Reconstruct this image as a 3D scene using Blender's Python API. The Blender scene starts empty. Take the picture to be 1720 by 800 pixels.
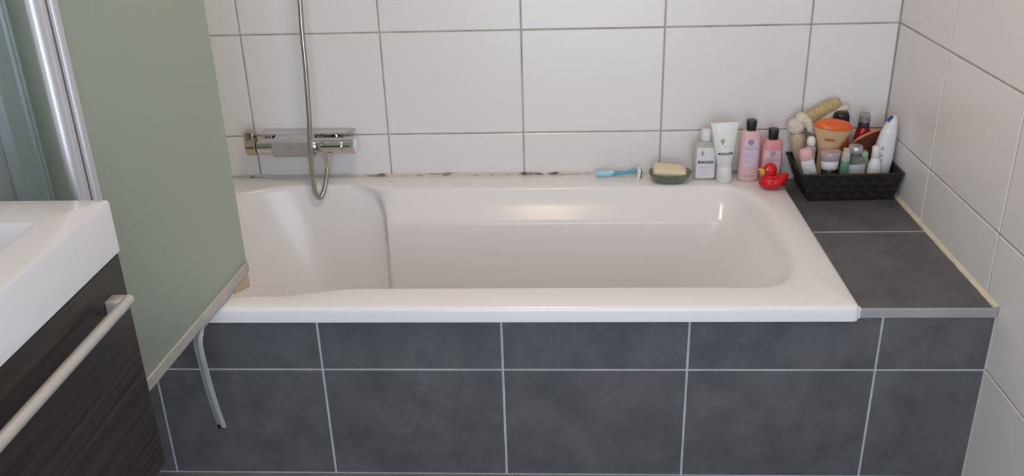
import bpy, bmesh, math, random
from mathutils import Vector, Matrix, noise as mnoise

# ------------------------------------------------------------------ camera, light, exposure
# working frame: x = 0 at the right wall, y = 0 at the back wall, z = 0 at a tile joint LIFT above the floor
LIFT = 0.295
scene = bpy.context.scene
COL = scene.collection

cam_data = bpy.data.cameras.new('camera')
cam = bpy.data.objects.new('camera', cam_data)
COL.objects.link(cam)
cam_data.sensor_width = 36.0
cam_data.lens = 1537.36 / 1720 * 36.0
cam_data.clip_start = 0.02
_right = Vector((0.99855073, 0.04588781, -0.02812016))
_fwd = Vector((-0.05339082, 0.91038042, -0.41031319))
_up = Vector((0.00677167, 0.41121989, 0.91151102))
_m = Matrix((( _right.x, _up.x, -_fwd.x, -0.93050834),
             ( _right.y, _up.y, -_fwd.y, -2.57095884),
             ( _right.z, _up.z, -_fwd.z, 1.12054811 + LIFT),
             (0, 0, 0, 1)))
cam.matrix_world = _m
scene.camera = cam

scene.view_settings.view_transform = 'Standard'
scene.view_settings.look = 'None'
scene.view_settings.gamma = 1.0
scene.view_settings.use_curve_mapping = False
scene.view_settings.exposure = -0.10

world = bpy.data.worlds.new('world')
scene.world = world
world.use_nodes = True
world.node_tree.nodes['Background'].inputs[0].default_value = (0.62, 0.78, 1.0, 1)
world.node_tree.nodes['Background'].inputs[1].default_value = 0.3


def area_light(name, loc, rot, sx, sy, power, color, shape='RECTANGLE'):
    d = bpy.data.lights.new(name, 'AREA')
    d.shape = shape
    d.size = sx
    if shape in ('RECTANGLE', 'ELLIPSE'):
        d.size_y = sy
    d.energy = power
    d.color = color
    o = bpy.data.objects.new(name, d)
    o.location = loc
    o.rotation_euler = rot
    COL.objects.link(o)
    return o


# warm ceiling lamp over the middle of the room, cool daylight through the window behind the camera
area_light('ceiling_lamp', (-1.00, -1.20, 2.07 + LIFT), (0, 0, 0), 0.34, 0.34, 11.5, (1.0, 0.745, 0.54), 'DISK')
area_light('window_daylight', (-0.80, -3.13, 0.80 + LIFT), (math.radians(90), 0, 0), 1.3, 2.0, 33.5, (0.74, 0.85, 1.0))

R = random.Random(7)


# ------------------------------------------------------------------ materials
def mat(name, color, rough=0.5, metal=0.0, var=0.0, scale=20.0, bump=0.0, bscale=60.0,
        trans=0.0, ior=1.45, coat=0.0, stretch=(1, 1, 1), sss=0.0, spec=0.5, var_color=None):
    m = bpy.data.materials.new(name)
    m.use_nodes = True
    nt = m.node_tree
    p = nt.nodes['Principled BSDF']
    p.inputs['Base Color'].default_value = (*color, 1)
    p.inputs['Roughness'].default_value = rough
    p.inputs['Metallic'].default_value = metal
    p.inputs['IOR'].default_value = ior
    p.inputs['Specular IOR Level'].default_value = spec
    p.inputs['Transmission Weight'].default_value = trans
    p.inputs['Coat Weight'].default_value = coat
    p.inputs['Coat Roughness'].default_value = 0.05
    if sss:
        p.inputs['Subsurface Weight'].default_value = sss
        p.inputs['Subsurface Radius'].default_value = (0.01, 0.008, 0.006)
    if var or bump:
        tc = nt.nodes.new('ShaderNodeTexCoord')
        mp = nt.nodes.new('ShaderNodeMapping')
        mp.inputs['Scale'].default_value = stretch
        nt.links.new(tc.outputs['Object'], mp.inputs['Vector'])
    if var:
        n = nt.nodes.new('ShaderNodeTexNoise')
        n.inputs['Scale'].default_value = scale
        n.inputs['Detail'].default_value = 6
        nt.links.new(mp.outputs[0], n.inputs['Vector'])
        r = nt.nodes.new('ShaderNodeValToRGB')
        r.color_ramp.elements[0].position = 0.3
        r.color_ramp.elements[1].position = 0.7
        lo = var_color if var_color else tuple(c * (1 - var) for c in color)
        hi = tuple(min(1, c * (1 + var)) for c in color)
        r.color_ramp.elements[0].color = (*lo, 1)
        r.color_ramp.elements[1].color = (*hi, 1)
        nt.links.new(n.outputs['Fac'], r.inputs[0])
        nt.links.new(r.outputs[0], p.inputs['Base Color'])
    if bump:
        n2 = nt.nodes.new('ShaderNodeTexNoise')
        n2.inputs['Scale'].default_value = bscale
        n2.inputs['Detail'].default_value = 3
        nt.links.new(mp.outputs[0], n2.inputs['Vector'])
        b = nt.nodes.new('ShaderNodeBump')
        b.inputs['Strength'].default_value = bump
        b.inputs['Distance'].default_value = 0.002
        nt.links.new(n2.outputs['Fac'], b.inputs['Height'])
        nt.links.new(b.outputs[0], p.inputs['Normal'])
    return m


def dark_tile_mat():
    m = bpy.data.materials.new('dark_stoneware')
    m.use_nodes = True
    nt = m.node_tree
    p = nt.nodes['Principled BSDF']
    tc = nt.nodes.new('ShaderNodeTexCoord')
    oi = nt.nodes.new('ShaderNodeObjectInfo')
    add = nt.nodes.new('ShaderNodeVectorMath'); add.operation = 'ADD'
    sc = nt.nodes.new('ShaderNodeVectorMath'); sc.operation = 'SCALE'
    cmb = nt.nodes.new('ShaderNodeCombineXYZ')
    for i in range(3):
        nt.links.new(oi.outputs['Random'], cmb.inputs[i])
    nt.links.new(cmb.outputs[0], sc.inputs[0]); sc.inputs['Scale'].default_value = 17.0
    nt.links.new(tc.outputs['Object'], add.inputs[0]); nt.links.new(sc.outputs[0], add.inputs[1])
    n = nt.nodes.new('ShaderNodeTexNoise'); n.inputs['Scale'].default_value = 11; n.inputs['Detail'].default_value = 8
    n.inputs['Roughness'].default_value = 0.62
    nt.links.new(add.outputs[0], n.inputs['Vector'])
    r = nt.nodes.new('ShaderNodeValToRGB')
    r.color_ramp.elements[0].position = 0.30; r.color_ramp.elements[0].color = (0.076, 0.077, 0.083, 1)
    r.color_ramp.elements[1].position = 0.72; r.color_ramp.elements[1].color = (0.132, 0.130, 0.133, 1)
    nt.links.new(n.outputs['Fac'], r.inputs[0])
    # scattered pale flecks of the stoneware
    n2 = nt.nodes.new('ShaderNodeTexNoise'); n2.inputs['Scale'].default_value = 260; n2.inputs['Detail'].default_value = 2
    nt.links.new(add.outputs[0], n2.inputs['Vector'])
    n3 = nt.nodes.new('ShaderNodeTexNoise'); n3.inputs['Scale'].default_value = 14; n3.inputs['Detail'].default_value = 2
    nt.links.new(add.outputs[0], n3.inputs['Vector'])
    mu = nt.nodes.new('ShaderNodeMath'); mu.operation = 'MULTIPLY'
    nt.links.new(n2.outputs['Fac'], mu.inputs[0]); nt.links.new(n3.outputs['Fac'], mu.inputs[1])
    r2 = nt.nodes.new('ShaderNodeValToRGB')
    r2.color_ramp.elements[0].position = 0.375; r2.color_ramp.elements[0].color = (0, 0, 0, 1)
    r2.color_ramp.elements[1].position = 0.47; r2.color_ramp.elements[1].color = (0.35, 0.35, 0.35, 1)
    nt.links.new(mu.outputs[0], r2.inputs[0])
    mx = nt.nodes.new('ShaderNodeMix'); mx.data_type = 'RGBA'
    nt.links.new(r2.outputs[0], mx.inputs[0])
    nt.links.new(r.outputs[0], mx.inputs[6]); mx.inputs[7].default_value = (0.22, 0.22, 0.22, 1)
    nt.links.new(mx.outputs[2], p.inputs['Base Color'])
    p.inputs['Roughness'].default_value = 0.5
    b = nt.nodes.new('ShaderNodeBump'); b.inputs['Strength'].default_value = 0.15; b.inputs['Distance'].default_value = 0.001
    nt.links.new(n2.outputs['Fac'], b.inputs['Height']); nt.links.new(b.outputs[0], p.inputs['Normal'])
    return m


def wall_tile_mat():
    m = bpy.data.materials.new('white_wall_tile')
    m.use_nodes = True
    nt = m.node_tree
    p = nt.nodes['Principled BSDF']
    oi = nt.nodes.new('ShaderNodeObjectInfo')
    r = nt.nodes.new('ShaderNodeValToRGB')
    r.color_ramp.elements[0].color = (0.785, 0.762, 0.745, 1)
    r.color_ramp.elements[1].color = (0.805, 0.785, 0.770, 1)
    nt.links.new(oi.outputs['Random'], r.inputs[0])
    nt.links.new(r.outputs[0], p.inputs['Base Color'])
    p.inputs['Roughness'].default_value = 0.24
    tc = nt.nodes.new('ShaderNodeTexCoord')
    n = nt.nodes.new('ShaderNodeTexNoise'); n.inputs['Scale'].default_value = 9; n.inputs['Detail'].default_value = 3
    nt.links.new(tc.outputs['Object'], n.inputs['Vector'])
    b = nt.nodes.new('ShaderNodeBump'); b.inputs['Strength'].default_value = 0.12; b.inputs['Distance'].default_value = 0.004
    nt.links.new(n.outputs['Fac'], b.inputs['Height']); nt.links.new(b.outputs[0], p.inputs['Normal'])
    return m


def wood_mat():
    m = bpy.data.materials.new('dark_wood_grain')
    m.use_nodes = True
    nt = m.node_tree
    p = nt.nodes['Principled BSDF']
    tc = nt.nodes.new('ShaderNodeTexCoord')
    mp = nt.nodes.new('ShaderNodeMapping'); mp.inputs['Scale'].default_value = (26, 1.1, 42)
    nt.links.new(tc.outputs['Object'], mp.inputs[0])
    n = nt.nodes.new('ShaderNodeTexNoise'); n.inputs['Scale'].default_value = 2.2; n.inputs['Detail'].default_value = 8
    n.inputs['Roughness'].default_value = 0.65; n.inputs['Distortion'].default_value = 0.6
    nt.links.new(mp.outputs[0], n.inputs['Vector'])
    r = nt.nodes.new('ShaderNodeValToRGB')
    r.color_ramp.elements[0].position = 0.32; r.color_ramp.elements[0].color = (0.014, 0.011, 0.0095, 1)
    r.color_ramp.elements[1].position = 0.72; r.color_ramp.elements[1].color = (0.050, 0.039, 0.033, 1)
    nt.links.new(n.outputs['Fac'], r.inputs[0]); nt.links.new(r.outputs[0], p.inputs['Base Color'])
    p.inputs['Roughness'].default_value = 0.42
    b = nt.nodes.new('ShaderNodeBump'); b.inputs['Strength'].default_value = 0.2; b.inputs['Distance'].default_value = 0.001
    nt.links.new(n.outputs['Fac'], b.inputs['Height']); nt.links.new(b.outputs[0], p.inputs['Normal'])
    return m


def frosted_mat():
    m = bpy.data.materials.new('frosted_green_glass')
    m.use_nodes = True
    nt = m.node_tree
    p = nt.nodes['Principled BSDF']
    p.inputs['Base Color'].default_value = (0.62, 0.70, 0.62, 1)
    p.inputs['Roughness'].default_value = 0.62
    p.inputs['Transmission Weight'].default_value = 0.80
    p.inputs['IOR'].default_value = 1.35
    return m


def mould_mat():
    m = bpy.data.materials.new('mouldy_silicone')
    m.use_nodes = True
    nt = m.node_tree
    p = nt.nodes['Principled BSDF']
    tc = nt.nodes.new('ShaderNodeTexCoord')
    mp = nt.nodes.new('ShaderNodeMapping'); mp.inputs['Scale'].default_value = (16, 60, 60)
    nt.links.new(tc.outputs['Object'], mp.inputs[0])
    n = nt.nodes.new('ShaderNodeTexNoise'); n.inputs['Scale'].default_value = 1.0; n.inputs['Detail'].default_value = 7
    n.inputs['Roughness'].default_value = 0.7
    nt.links.new(mp.outputs[0], n.inputs['Vector'])
    r = nt.nodes.new('ShaderNodeValToRGB')
    r.color_ramp.elements[0].position = 0.52; r.color_ramp.elements[0].color = (0.62, 0.57, 0.52, 1)
    r.color_ramp.elements[1].position = 0.61; r.color_ramp.elements[1].color = (0.06, 0.055, 0.05, 1)
    nt.links.new(n.outputs['Fac'], r.inputs[0]); nt.links.new(r.outputs[0], p.inputs['Base Color'])
    p.inputs['Roughness'].default_value = 0.5
    return m


M = {
    'tile': wall_tile_mat(),
    'dark_tile': dark_tile_mat(),
    'wood': wood_mat(),
    'frost': frosted_mat(),
    'mould': mould_mat(),
    'grout': mat('grey_grout', (0.40, 0.375, 0.345), 0.9, var=0.25, scale=14),
    'white_grout': mat('pale_grout', (0.52, 0.52, 0.53), 0.9, var=0.12, scale=14),
    'floor_tile': mat('floor_tile_grey', (0.17, 0.18, 0.165), 0.5, var=0.15, scale=9),
    'plaster': mat('warm_white_plaster', (0.80, 0.76, 0.71), 0.9, var=0.03, scale=4),
    'acrylic': mat('white_acrylic', (0.83, 0.813, 0.810), 0.20, coat=0.12, bump=0.03, bscale=5),
    'ceramic': mat('white_basin', (0.645, 0.65, 0.665), 0.14, bump=0.02, bscale=5),
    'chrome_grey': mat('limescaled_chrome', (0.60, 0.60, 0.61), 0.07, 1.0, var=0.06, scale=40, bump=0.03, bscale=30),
    'chrome_tinted': mat('chrome_tan_reflection', (0.52, 0.46, 0.36), 0.16, 1.0, bump=0.03, bscale=30),  # chrome with the tan reflection of the room put into its base colour
    'chrome': mat('chrome', (0.66, 0.65, 0.63), 0.07, 1.0, bump=0.03, bscale=30),
    'hose': mat('steel_hose', (0.46, 0.43, 0.37), 0.24, 1.0, var=0.08, scale=300),
    'alu': mat('brushed_aluminium', (0.66, 0.68, 0.71), 0.42, 0.75, var=0.05, scale=40, stretch=(6, 6, 0.4)),
    'alu_matt': mat('matt_aluminium', (0.72, 0.76, 0.79), 0.45, 0.2, var=0.04, scale=30),
    'tan': mat('tan_wood_panelling', (0.46, 0.34, 0.22), 0.6, var=0.12, scale=6, stretch=(6, 1, 0.5)),
    'alu_dark': mat('aluminium_groove', (0.20, 0.21, 0.22), 0.4, 0.8, var=0.1, scale=40),
    'satin': mat('satin_handle', (0.50, 0.48, 0.45), 0.40, 0.35, var=0.05, scale=60),
    'edge': mat('grey_edge_trim', (0.42, 0.41, 0.41), 0.42, 0.4, var=0.06, scale=20),
    'sealant': mat('yellowed_sealant', (0.72, 0.66, 0.48), 0.45, var=0.12, scale=30),
    'rubber': mat('clear_grey_rubber', (0.50, 0.52, 0.52), 0.35, trans=0.25, var=0.08, scale=30),
    'rubber_tan': mat('tan_rubber', (0.55, 0.44, 0.30), 0.4, var=0.1, scale=30),
    'strip': mat('pale_grey_strip', (0.50, 0.47, 0.44), 0.45, 0.25, var=0.06, scale=30),
    'black': mat('black_plastic', (0.012, 0.011, 0.012), 0.35, bump=0.02),
    'white': mat('white_plastic', (0.78, 0.78, 0.78), 0.35, bump=0.02),
    'label': mat('white_label', (0.74, 0.73, 0.77), 0.55, var=0.02),
    'band': mat('green_print', (0.035, 0.12, 0.085), 0.5, var=0.1),
    'sprig': mat('sprig_print', (0.26, 0.30, 0.08), 0.6, var=0.3, scale=300),
    'grey_print': mat('grey_print', (0.27, 0.27, 0.31), 0.6, var=0.1, scale=300),
    'violet_print': mat('violet_print', (0.42, 0.36, 0.50), 0.6, var=0.1, scale=300),
    'mauve_print': mat('mauve_print', (0.30, 0.13, 0.19), 0.6, var=0.1, scale=300),
    'blue_grey_print': mat('blue_grey_print', (0.28, 0.28, 0.36), 0.6, var=0.1, scale=300),
    'rust_print': mat('rust_print', (0.40, 0.09, 0.03), 0.6, var=0.1, scale=300),
    'clear': mat('clear_liquid', (0.80, 0.79, 0.72), 0.06, trans=0.55, ior=1.2, var=0.01),
    'tube': mat('milky_tube', (0.76, 0.77, 0.74), 0.28, sss=0.1, bump=0.05, bscale=40),
    'pink': mat('pale_pink_plastic', (0.70, 0.47, 0.49), 0.32, bump=0.02, sss=0.05),
    'coral': mat('coral_pink_plastic', (0.68, 0.29, 0.32), 0.32, bump=0.02, sss=0.05),
    'lilac_label': mat('lilac_label', (0.68, 0.56, 0.66), 0.5, var=0.03),
    'pink_label': mat('pale_pink_label', (0.74, 0.52, 0.60), 0.5, var=0.03),
    'duck': mat('red_vinyl', (0.62, 0.010, 0.014), 0.32, bump=0.02, sss=0.05),
    'beak': mat('yellow_vinyl', (0.80, 0.50, 0.02), 0.35, bump=0.02),
    'eye': mat('white_dot', (0.85, 0.75, 0.72), 0.4, bump=0.02),
    'olive_glass': mat('olive_glass', (0.44, 0.50, 0.38), 0.08, trans=0.75, ior=1.3, var=0.05),
    'soap': mat('cream_soap', (0.78, 0.66, 0.46), 0.45, var=0.05, scale=40, sss=0.1),
    'razor': mat('aqua_plastic', (0.38, 0.68, 0.76), 0.35, bump=0.02),
    'razor_dark': mat('blue_rubber', (0.11, 0.38, 0.52), 0.4, bump=0.05),
    'weave': mat('black_brown_weave', (0.020, 0.016, 0.014), 0.55, var=0.3, scale=80, bump=0.2, bscale=200),
    'loofah': mat('tan_loofah', (0.55, 0.42, 0.22), 0.95, var=0.25, scale=180, bump=0.8, bscale=500),
    'loofah_pale': mat('beige_loofah', (0.58, 0.48, 0.34), 0.95, var=0.2, scale=180, bump=0.8, bscale=500),
    'terry': mat('cream_terry', (0.72, 0.65, 0.54), 0.95, var=0.12, scale=120, bump=0.8, bscale=450),
    'orange': mat('orange_lid', (0.74, 0.13, 0.025), 0.25, bump=0.02),
    'orange_body': mat('orange_plastic', (0.72, 0.16, 0.02), 0.3, bump=0.02),
    'cream': mat('cream_plastic', (0.64, 0.43, 0.24), 0.3, bump=0.02),
    'mauve_clear': mat('clear_mauve', (0.66, 0.52, 0.54), 0.12, trans=0.35, bump=0.02),
    'red': mat('wine_red', (0.32, 0.006, 0.012), 0.15, bump=0.02),
    'smoke': mat('smoke_cap', (0.05, 0.045, 0.05), 0.2, bump=0.02),
    'clear_plastic': mat('clear_plastic', (0.85, 0.84, 0.83), 0.12, trans=0.8, ior=1.2, bump=0.02),
    'pouch': mat('dark_red_brown', (0.10, 0.022, 0.015), 0.4, var=0.1, bump=0.05),
    'pouch_edge': mat('copper_edge', (0.50, 0.20, 0.08), 0.4, var=0.05),
    'blue': mat('blue_plastic', (0.03, 0.05, 0.30), 0.35, bump=0.02),
    'green_liquid': mat('green_liquid', (0.16, 0.36, 0.26), 0.15, trans=0.3, bump=0.02),
    'putty': mat('putty_cap', (0.55, 0.51, 0.46), 0.4, bump=0.02),
    'silver_lid': mat('silver_lid', (0.55, 0.55, 0.55), 0.3, 0.5, var=0.05),
    'jar_glass': mat('jar_glass', (0.90, 0.90, 0.88), 0.05, trans=0.9, ior=1.25, var=0.01),
    'jar_label': mat('grey_lilac_label', (0.56, 0.56, 0.60), 0.4, var=0.05, scale=60),
    'amber': mat('brown_content', (0.16, 0.09, 0.06), 0.3, var=0.2, scale=60),
    'pale_green': mat('pale_green_plastic', (0.42, 0.56, 0.40), 0.3, bump=0.02),
    'pink_cap': mat('rose_cap', (0.72, 0.44, 0.44), 0.35, bump=0.02),
    'leaf_print': mat('leaf_print', (0.45, 0.56, 0.36), 0.6, var=0.15, scale=200),
    'blade': mat('dark_blade', (0.06, 0.06, 0.07), 0.25, 0.6, bump=0.02),
    'drain_dark': mat('floor_dot', (0.02, 0.02, 0.02), 0.5, bump=0.02),
}


# ------------------------------------------------------------------ object helpers
def link(o, parent=None):
    COL.objects.link(o)
    if parent is not None:
        o.parent = parent
    return o


def mesh_from_bm(name, bm, m, smooth=None):
    me = bpy.data.meshes.new(name)
    bmesh.ops.recalc_face_normals(bm, faces=bm.faces[:])
    bm.to_mesh(me)
    bm.free()
    if m is not None:
        me.materials.append(m)
    if smooth is not None:
        for p in me.polygons:
            p.use_smooth = True
        if smooth < 179:
            me.set_sharp_from_angle(angle=math.radians(smooth))
    return me


def obj(name, bm, m, parent=None, smooth=None, world=False):
    """one mesh object; with world=True the mesh is given in working-frame coordinates"""
    me = mesh_from_bm(name, bm, m, smooth) if isinstance(bm, bmesh.types.BMesh) else bm
    o = bpy.data.objects.new(name, me)
    link(o, parent)
    if world and parent is not None:
        root = parent
        off = Vector()
        while root is not None:
            off += root.location
            root = root.parent
        o.location = -off
    return o


def thing(name, label, cat, loc=(0, 0, 0), rot=(0, 0, 0), group=None):
    o = bpy.data.objects.new(name, None)
    o.empty_display_size = 0.05
    o.location = loc
    o.rotation_euler = rot
    o['label'] = label
    o['category'] = cat
    if group:
        o['group'] = group
    return link(o)


def tag(o, label, cat, group=None):
    o['label'] = label
    o['category'] = cat
    if group:
        o['group'] = group
    return o


def struct(name, bm, m):
    o = obj(name, bm, m)
    o['kind'] = 'structure'
    return o


def add_box(bm, x0, x1, y0, y1, z0, z1, bevel=0.0, seg=2):
    vs = [bm.verts.new((x, y, z)) for x in (x0, x1) for y in (y0, y1) for z in (z0, z1)]
    fs = [(0, 1, 3, 2), (4, 6, 7, 5), (0, 4, 5, 1), (2, 3, 7, 6), (0, 2, 6, 4), (1, 5, 7, 3)]
    faces = [bm.faces.new([vs[i] for i in f]) for f in fs]
    if bevel:
        edges = list({e for f in faces for e in f.edges})
        bmesh.ops.bevel(bm, geom=edges, offset=bevel, segments=seg, profile=0.5, affect='EDGES')
    return bm


def box(x0, x1, y0, y1, z0, z1, bevel=0.0, seg=2):
    return add_box(bmesh.new(), x0, x1, y0, y1, z0, z1, bevel, seg)


def superpt(t, rx, ry, n):
    c, s = math.cos(t), math.sin(t)
    return (rx * math.copysign(abs(c) ** (2 / n), c), ry * math.copysign(abs(s) ** (2 / n), s))


def add_loft(bm, prof, seg=32, n=2.0, cap=True, close=False):
    """prof: (z, rx, ry[, xoff[, yoff[, n]]]) rings stacked in z"""
    rings = []
    for p in prof:
        z, rx, ry = p[:3]
        xo = p[3] if len(p) > 3 else 0
        yo = p[4] if len(p) > 4 else 0
        nn = p[5] if len(p) > 5 else n
        rings.append([bm.verts.new((superpt(2 * math.pi * i / seg, rx, ry, nn)[0] + xo,
                                    superpt(2 * math.pi * i / seg, rx, ry, nn)[1] + yo, z)) for i in range(seg)])
    for a, b in zip(rings, rings[1:]):
        for i in range(seg):
            bm.faces.new((a[i], a[(i + 1) % seg], b[(i + 1) % seg], b[i]))
    if cap:
        bm.faces.new(rings[0])
        bm.faces.new(rings[-1])
    return bm


def loft(prof, seg=32, n=2.0, cap=True):
    return add_loft(bmesh.new(), prof, seg, n, cap)


def add_tube(bm, pts, r, seg=12, caps=True, flat=None):
    pts = [Vector(p) for p in pts]
    rs = r if isinstance(r, (list, tuple)) else [r] * len(pts)
    rings = []
    prev = None
    for i, p in enumerate(pts):
        t = (pts[min(i + 1, len(pts) - 1)] - pts[max(i - 1, 0)]).normalized()
        if prev is None:
            a = Vector((0, 1, 0)) if abs(t.y) < 0.9 else Vector((1, 0, 0))
            u = (a - t * a.dot(t)).normalized()
        else:
            u = (prev - t * prev.dot(t)).normalized()
        prev = u
        v = t.cross(u)
        k = (1.0, 1.0) if flat is None else flat
        rings.append([bm.verts.new(p + u * (rs[i] * k[0] * math.cos(2 * math.pi * j / seg)) +
                                   v * (rs[i] * k[1] * math.sin(2 * math.pi * j / seg))) for j in range(seg)])
    for a, b in zip(rings, rings[1:]):
        for i in range(seg):
            bm.faces.new((a[i], a[(i + 1) % seg], b[(i + 1) % seg], b[i]))
    if caps:
        bm.faces.new(rings[0])
        bm.faces.new(rings[-1])
    return bm


def spline(pts, n=8):
    pts = [Vector(p) for p in pts]
    out = []
    P = [pts[0] * 2 - pts[1]] + pts + [pts[-1] * 2 - pts[-2]]
    for i in range(1, len(P) - 2):
        p0, p1, p2, p3 = P[i - 1:i + 3]
        for k in range(n):
            t = k / n
            out.append(0.5 * ((2 * p1) + (p2 - p0) * t + (2 * p0 - 5 * p1 + 4 * p2 - p3) * t * t +
                              (3 * p1 - p0 - 3 * p2 + p3) * t ** 3))
    out.append(pts[-1])
    return out


def add_ellipsoid(bm, c, r, u=20, v=14, rot=None):
    mtx = Matrix.Translation(c)
    if rot is not None:
        mtx = mtx @ rot
    mtx = mtx @ Matrix.Diagonal((*r, 1))
    bmesh.ops.create_uvsphere(bm, u_segments=u, v_segments=v, radius=1.0, matrix=mtx)
    return bm


def baked(bm, mods):
    """evaluate modifiers on a bmesh and return the resulting mesh"""
    me = bpy.data.meshes.new('bake')
    bm.to_mesh(me)
    bm.free()
    o = bpy.data.objects.new('bake', me)
    COL.objects.link(o)
    for kind, kw in mods:
        md = o.modifiers.new(kind, kind)
        for k, v in kw.items():
            setattr(md, k, v)
    dg = bpy.context.evaluated_depsgraph_get()
    dg.update()
    out = bpy.data.meshes.new_from_object(o.evaluated_get(dg))
    bpy.data.objects.remove(o)
    for p in out.polygons:
        p.use_smooth = True
    return out


def text_verts(body, size, stretch=1.0):
    c = bpy.data.curves.new('lettering', 'FONT')
    c.body = body
    c.size = size
    c.align_x = 'CENTER'
    c.align_y = 'CENTER'
    c.resolution_u = 2
    o = bpy.data.objects.new('lettering', c)
    COL.objects.link(o)
    dg = bpy.context.evaluated_depsgraph_get()
    dg.update()
    me = bpy.data.meshes.new_from_object(o.evaluated_get(dg))
    v = [(p.co.x * stretch, p.co.y) for p in me.vertices]
    f = [tuple(p.vertices) for p in me.polygons]
    bpy.data.objects.remove(o)
    return v, f


def front_y(x, rx, ry, n):
    return -ry * (max(0.0, 1 - min(1.0, abs(x / rx)) ** n)) ** (1 / n)


def add_print(bm, verts, faces, surf, cx, cz, off):
    """lay flat print (x, z) on the front surface surf(x, z) -> y"""
    vs = [bm.verts.new((cx + x, surf(cx + x, cz + z) - off, cz + z)) for x, z in verts]
    for f in faces:
        try:
            bm.faces.new([vs[i] for i in f])
        except ValueError:
            pass


def add_patch(bm, surf, x0, x1, z0, z1, off, nx=12, nz=6):
    g = [[bm.verts.new((x0 + (x1 - x0) * i / nx, surf(x0 + (x1 - x0) * i / nx, z0 + (z1 - z0) * j / nz) - off,
                        z0 + (z1 - z0) * j / nz)) for i in range(nx + 1)] for j in range(nz + 1)]
    for j in range(nz):
        for i in range(nx):
            bm.faces.new((g[j][i], g[j][i + 1], g[j + 1][i + 1], g[j + 1][i]))


def ring_print(r0, r1, n=20):
    v = []
    f = []
    for i in range(n):
        a = 2 * math.pi * i / n
        v += [(r0 * math.cos(a), r0 * math.sin(a)), (r1 * math.cos(a), r1 * math.sin(a))]
    for i in range(n):
        j = (i + 1) % n
        f.append((2 * i, 2 * i + 1, 2 * j + 1, 2 * j))
    return v, f


def leaf_print(w, h, n=6):
    v = [(w * math.sin(math.pi * i / n), -h + 2 * h * i / n) for i in range(n + 1)] + \
        [(-w * math.sin(math.pi * i / n), -h + 2 * h * i / n) for i in range(n - 1, 0, -1)]
    return v, [tuple(range(len(v)))]


# ------------------------------------------------------------------ the room
XL, YF, ZB, ZT = -2.10, -3.15, -LIFT, 2.10      # left wall, wall behind the camera, floor, ceiling
G = 0.0045
_tile_cache = {}


def tile_mesh(w, h, m, depth=0.010, bev=0.0018):
    """a tile lying in local x (width) / z (height), front face at y = 0 looking to -y"""
    key = (round(w, 4), round(h, 4), m.name)
    if key in _tile_cache:
        return _tile_cache[key]
    bm = bmesh.new()
    loops = []
    for ins, y in ((0, depth), (0, bev * 0.8), (bev, 0)):
        loops.append([bm.verts.new((x, y, z)) for x, z in ((-w / 2 + ins, -h / 2 + ins), (w / 2 - ins, -h / 2 + ins),
                                                            (w / 2 - ins, h / 2 - ins), (-w / 2 + ins, h / 2 - ins))])
    for a, b in zip(loops, loops[1:]):
        for i in range(4):
            bm.faces.new((a[i], a[(i + 1) % 4], b[(i + 1) % 4], b[i]))
    bm.faces.new(loops[-1])
    _tile_cache[key] = mesh_from_bm('tile', bm, m)
    return _tile_cache[key]


def spans(lo, hi, joint, step):
    """intervals of a tile course between lo and hi with a joint at `joint`"""
    k0 = math.ceil((lo - joint) / step)
    js = [joint + k * step for k in range(k0, 10000) if joint + k * step < hi][:200]
    js = [j for j in js if j - lo > 0.01 and hi - j > 0.01]
    e = [lo] + js + [hi]
    return list(zip(e, e[1:]))


def lay(parent, us, ws, place, rot, m, g=G, jit=0.0):
    for a, b in us:
        for c, d in ws:
            o = bpy.data.objects.new('tile', tile_mesh(b - a - g, d - c - g, m))
            link(o, parent)
            o.location = place((a + b) / 2, (c + d) / 2)
            r = list(rot)
            r[0] += R.uniform(-jit, jit)
            r[2] += R.uniform(-jit, jit)
            o.rotation_euler = r


rows = spans(0.0, ZT, 0.0, 0.3)
rows_all = spans(ZB, ZT, 0.0, 0.3)
wall_back = struct('wall_back', box(XL - 0.1, 0.1, 0.0022, 0.10, ZB, ZT), M['grout'])
lay(wall_back, spans(XL, 0.0, -0.2383, 0.4), rows, lambda u, w: (u, 0, w), (0, 0, 0), M['tile'], jit=0.0012)
wall_right = struct('wall_right', box(0.0022, 0.10, YF, 0.0, ZB, ZT), M['grout'])
lay(wall_right, spans(YF, 0.0, -0.3477, 0.4), rows_all, lambda u, w: (0, u, w), (0, 0, -math.pi / 2), M['tile'], jit=0.0012)
wall_left = struct('wall_left', box(XL - 0.10, XL - 0.0022, YF, 0.0, ZB, ZT), M['grout'])
lay(wall_left, spans(YF, 0.0, -0.25, 0.4), rows_all, lambda u, w: (XL, u, w), (0, 0, math.pi / 2), M['tile'], jit=0.0012)
bm = bmesh.new()
for a in ((XL, -1.5, ZB, ZT), (-0.1, 0, ZB, ZT), (-1.5, -0.1, ZB, -0.24), (-1.5, -0.1, 1.85, ZT)):
    add_box(bm, a[0], a[1], YF - 0.1, YF, a[2], a[3])
struct('wall_front', bm, M['tan'])
struct('ceiling', box(XL - 0.1, 0.1, YF - 0.1, 0.1, ZT, ZT + 0.1), M['plaster'])
floor = struct('floor', box(XL - 0.1, 0.1, YF - 0.1, 0.1, ZB - 0.1, ZB - 0.0022), M['grout'])
lay(floor, spans(XL, 0.0, -0.6, 0.45), spans(YF, -0.80, -1.10, 0.45), lambda u, w: (u, w, ZB), (-math.pi / 2, 0, 0),
    M['floor_tile'], jit=0.0)

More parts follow.
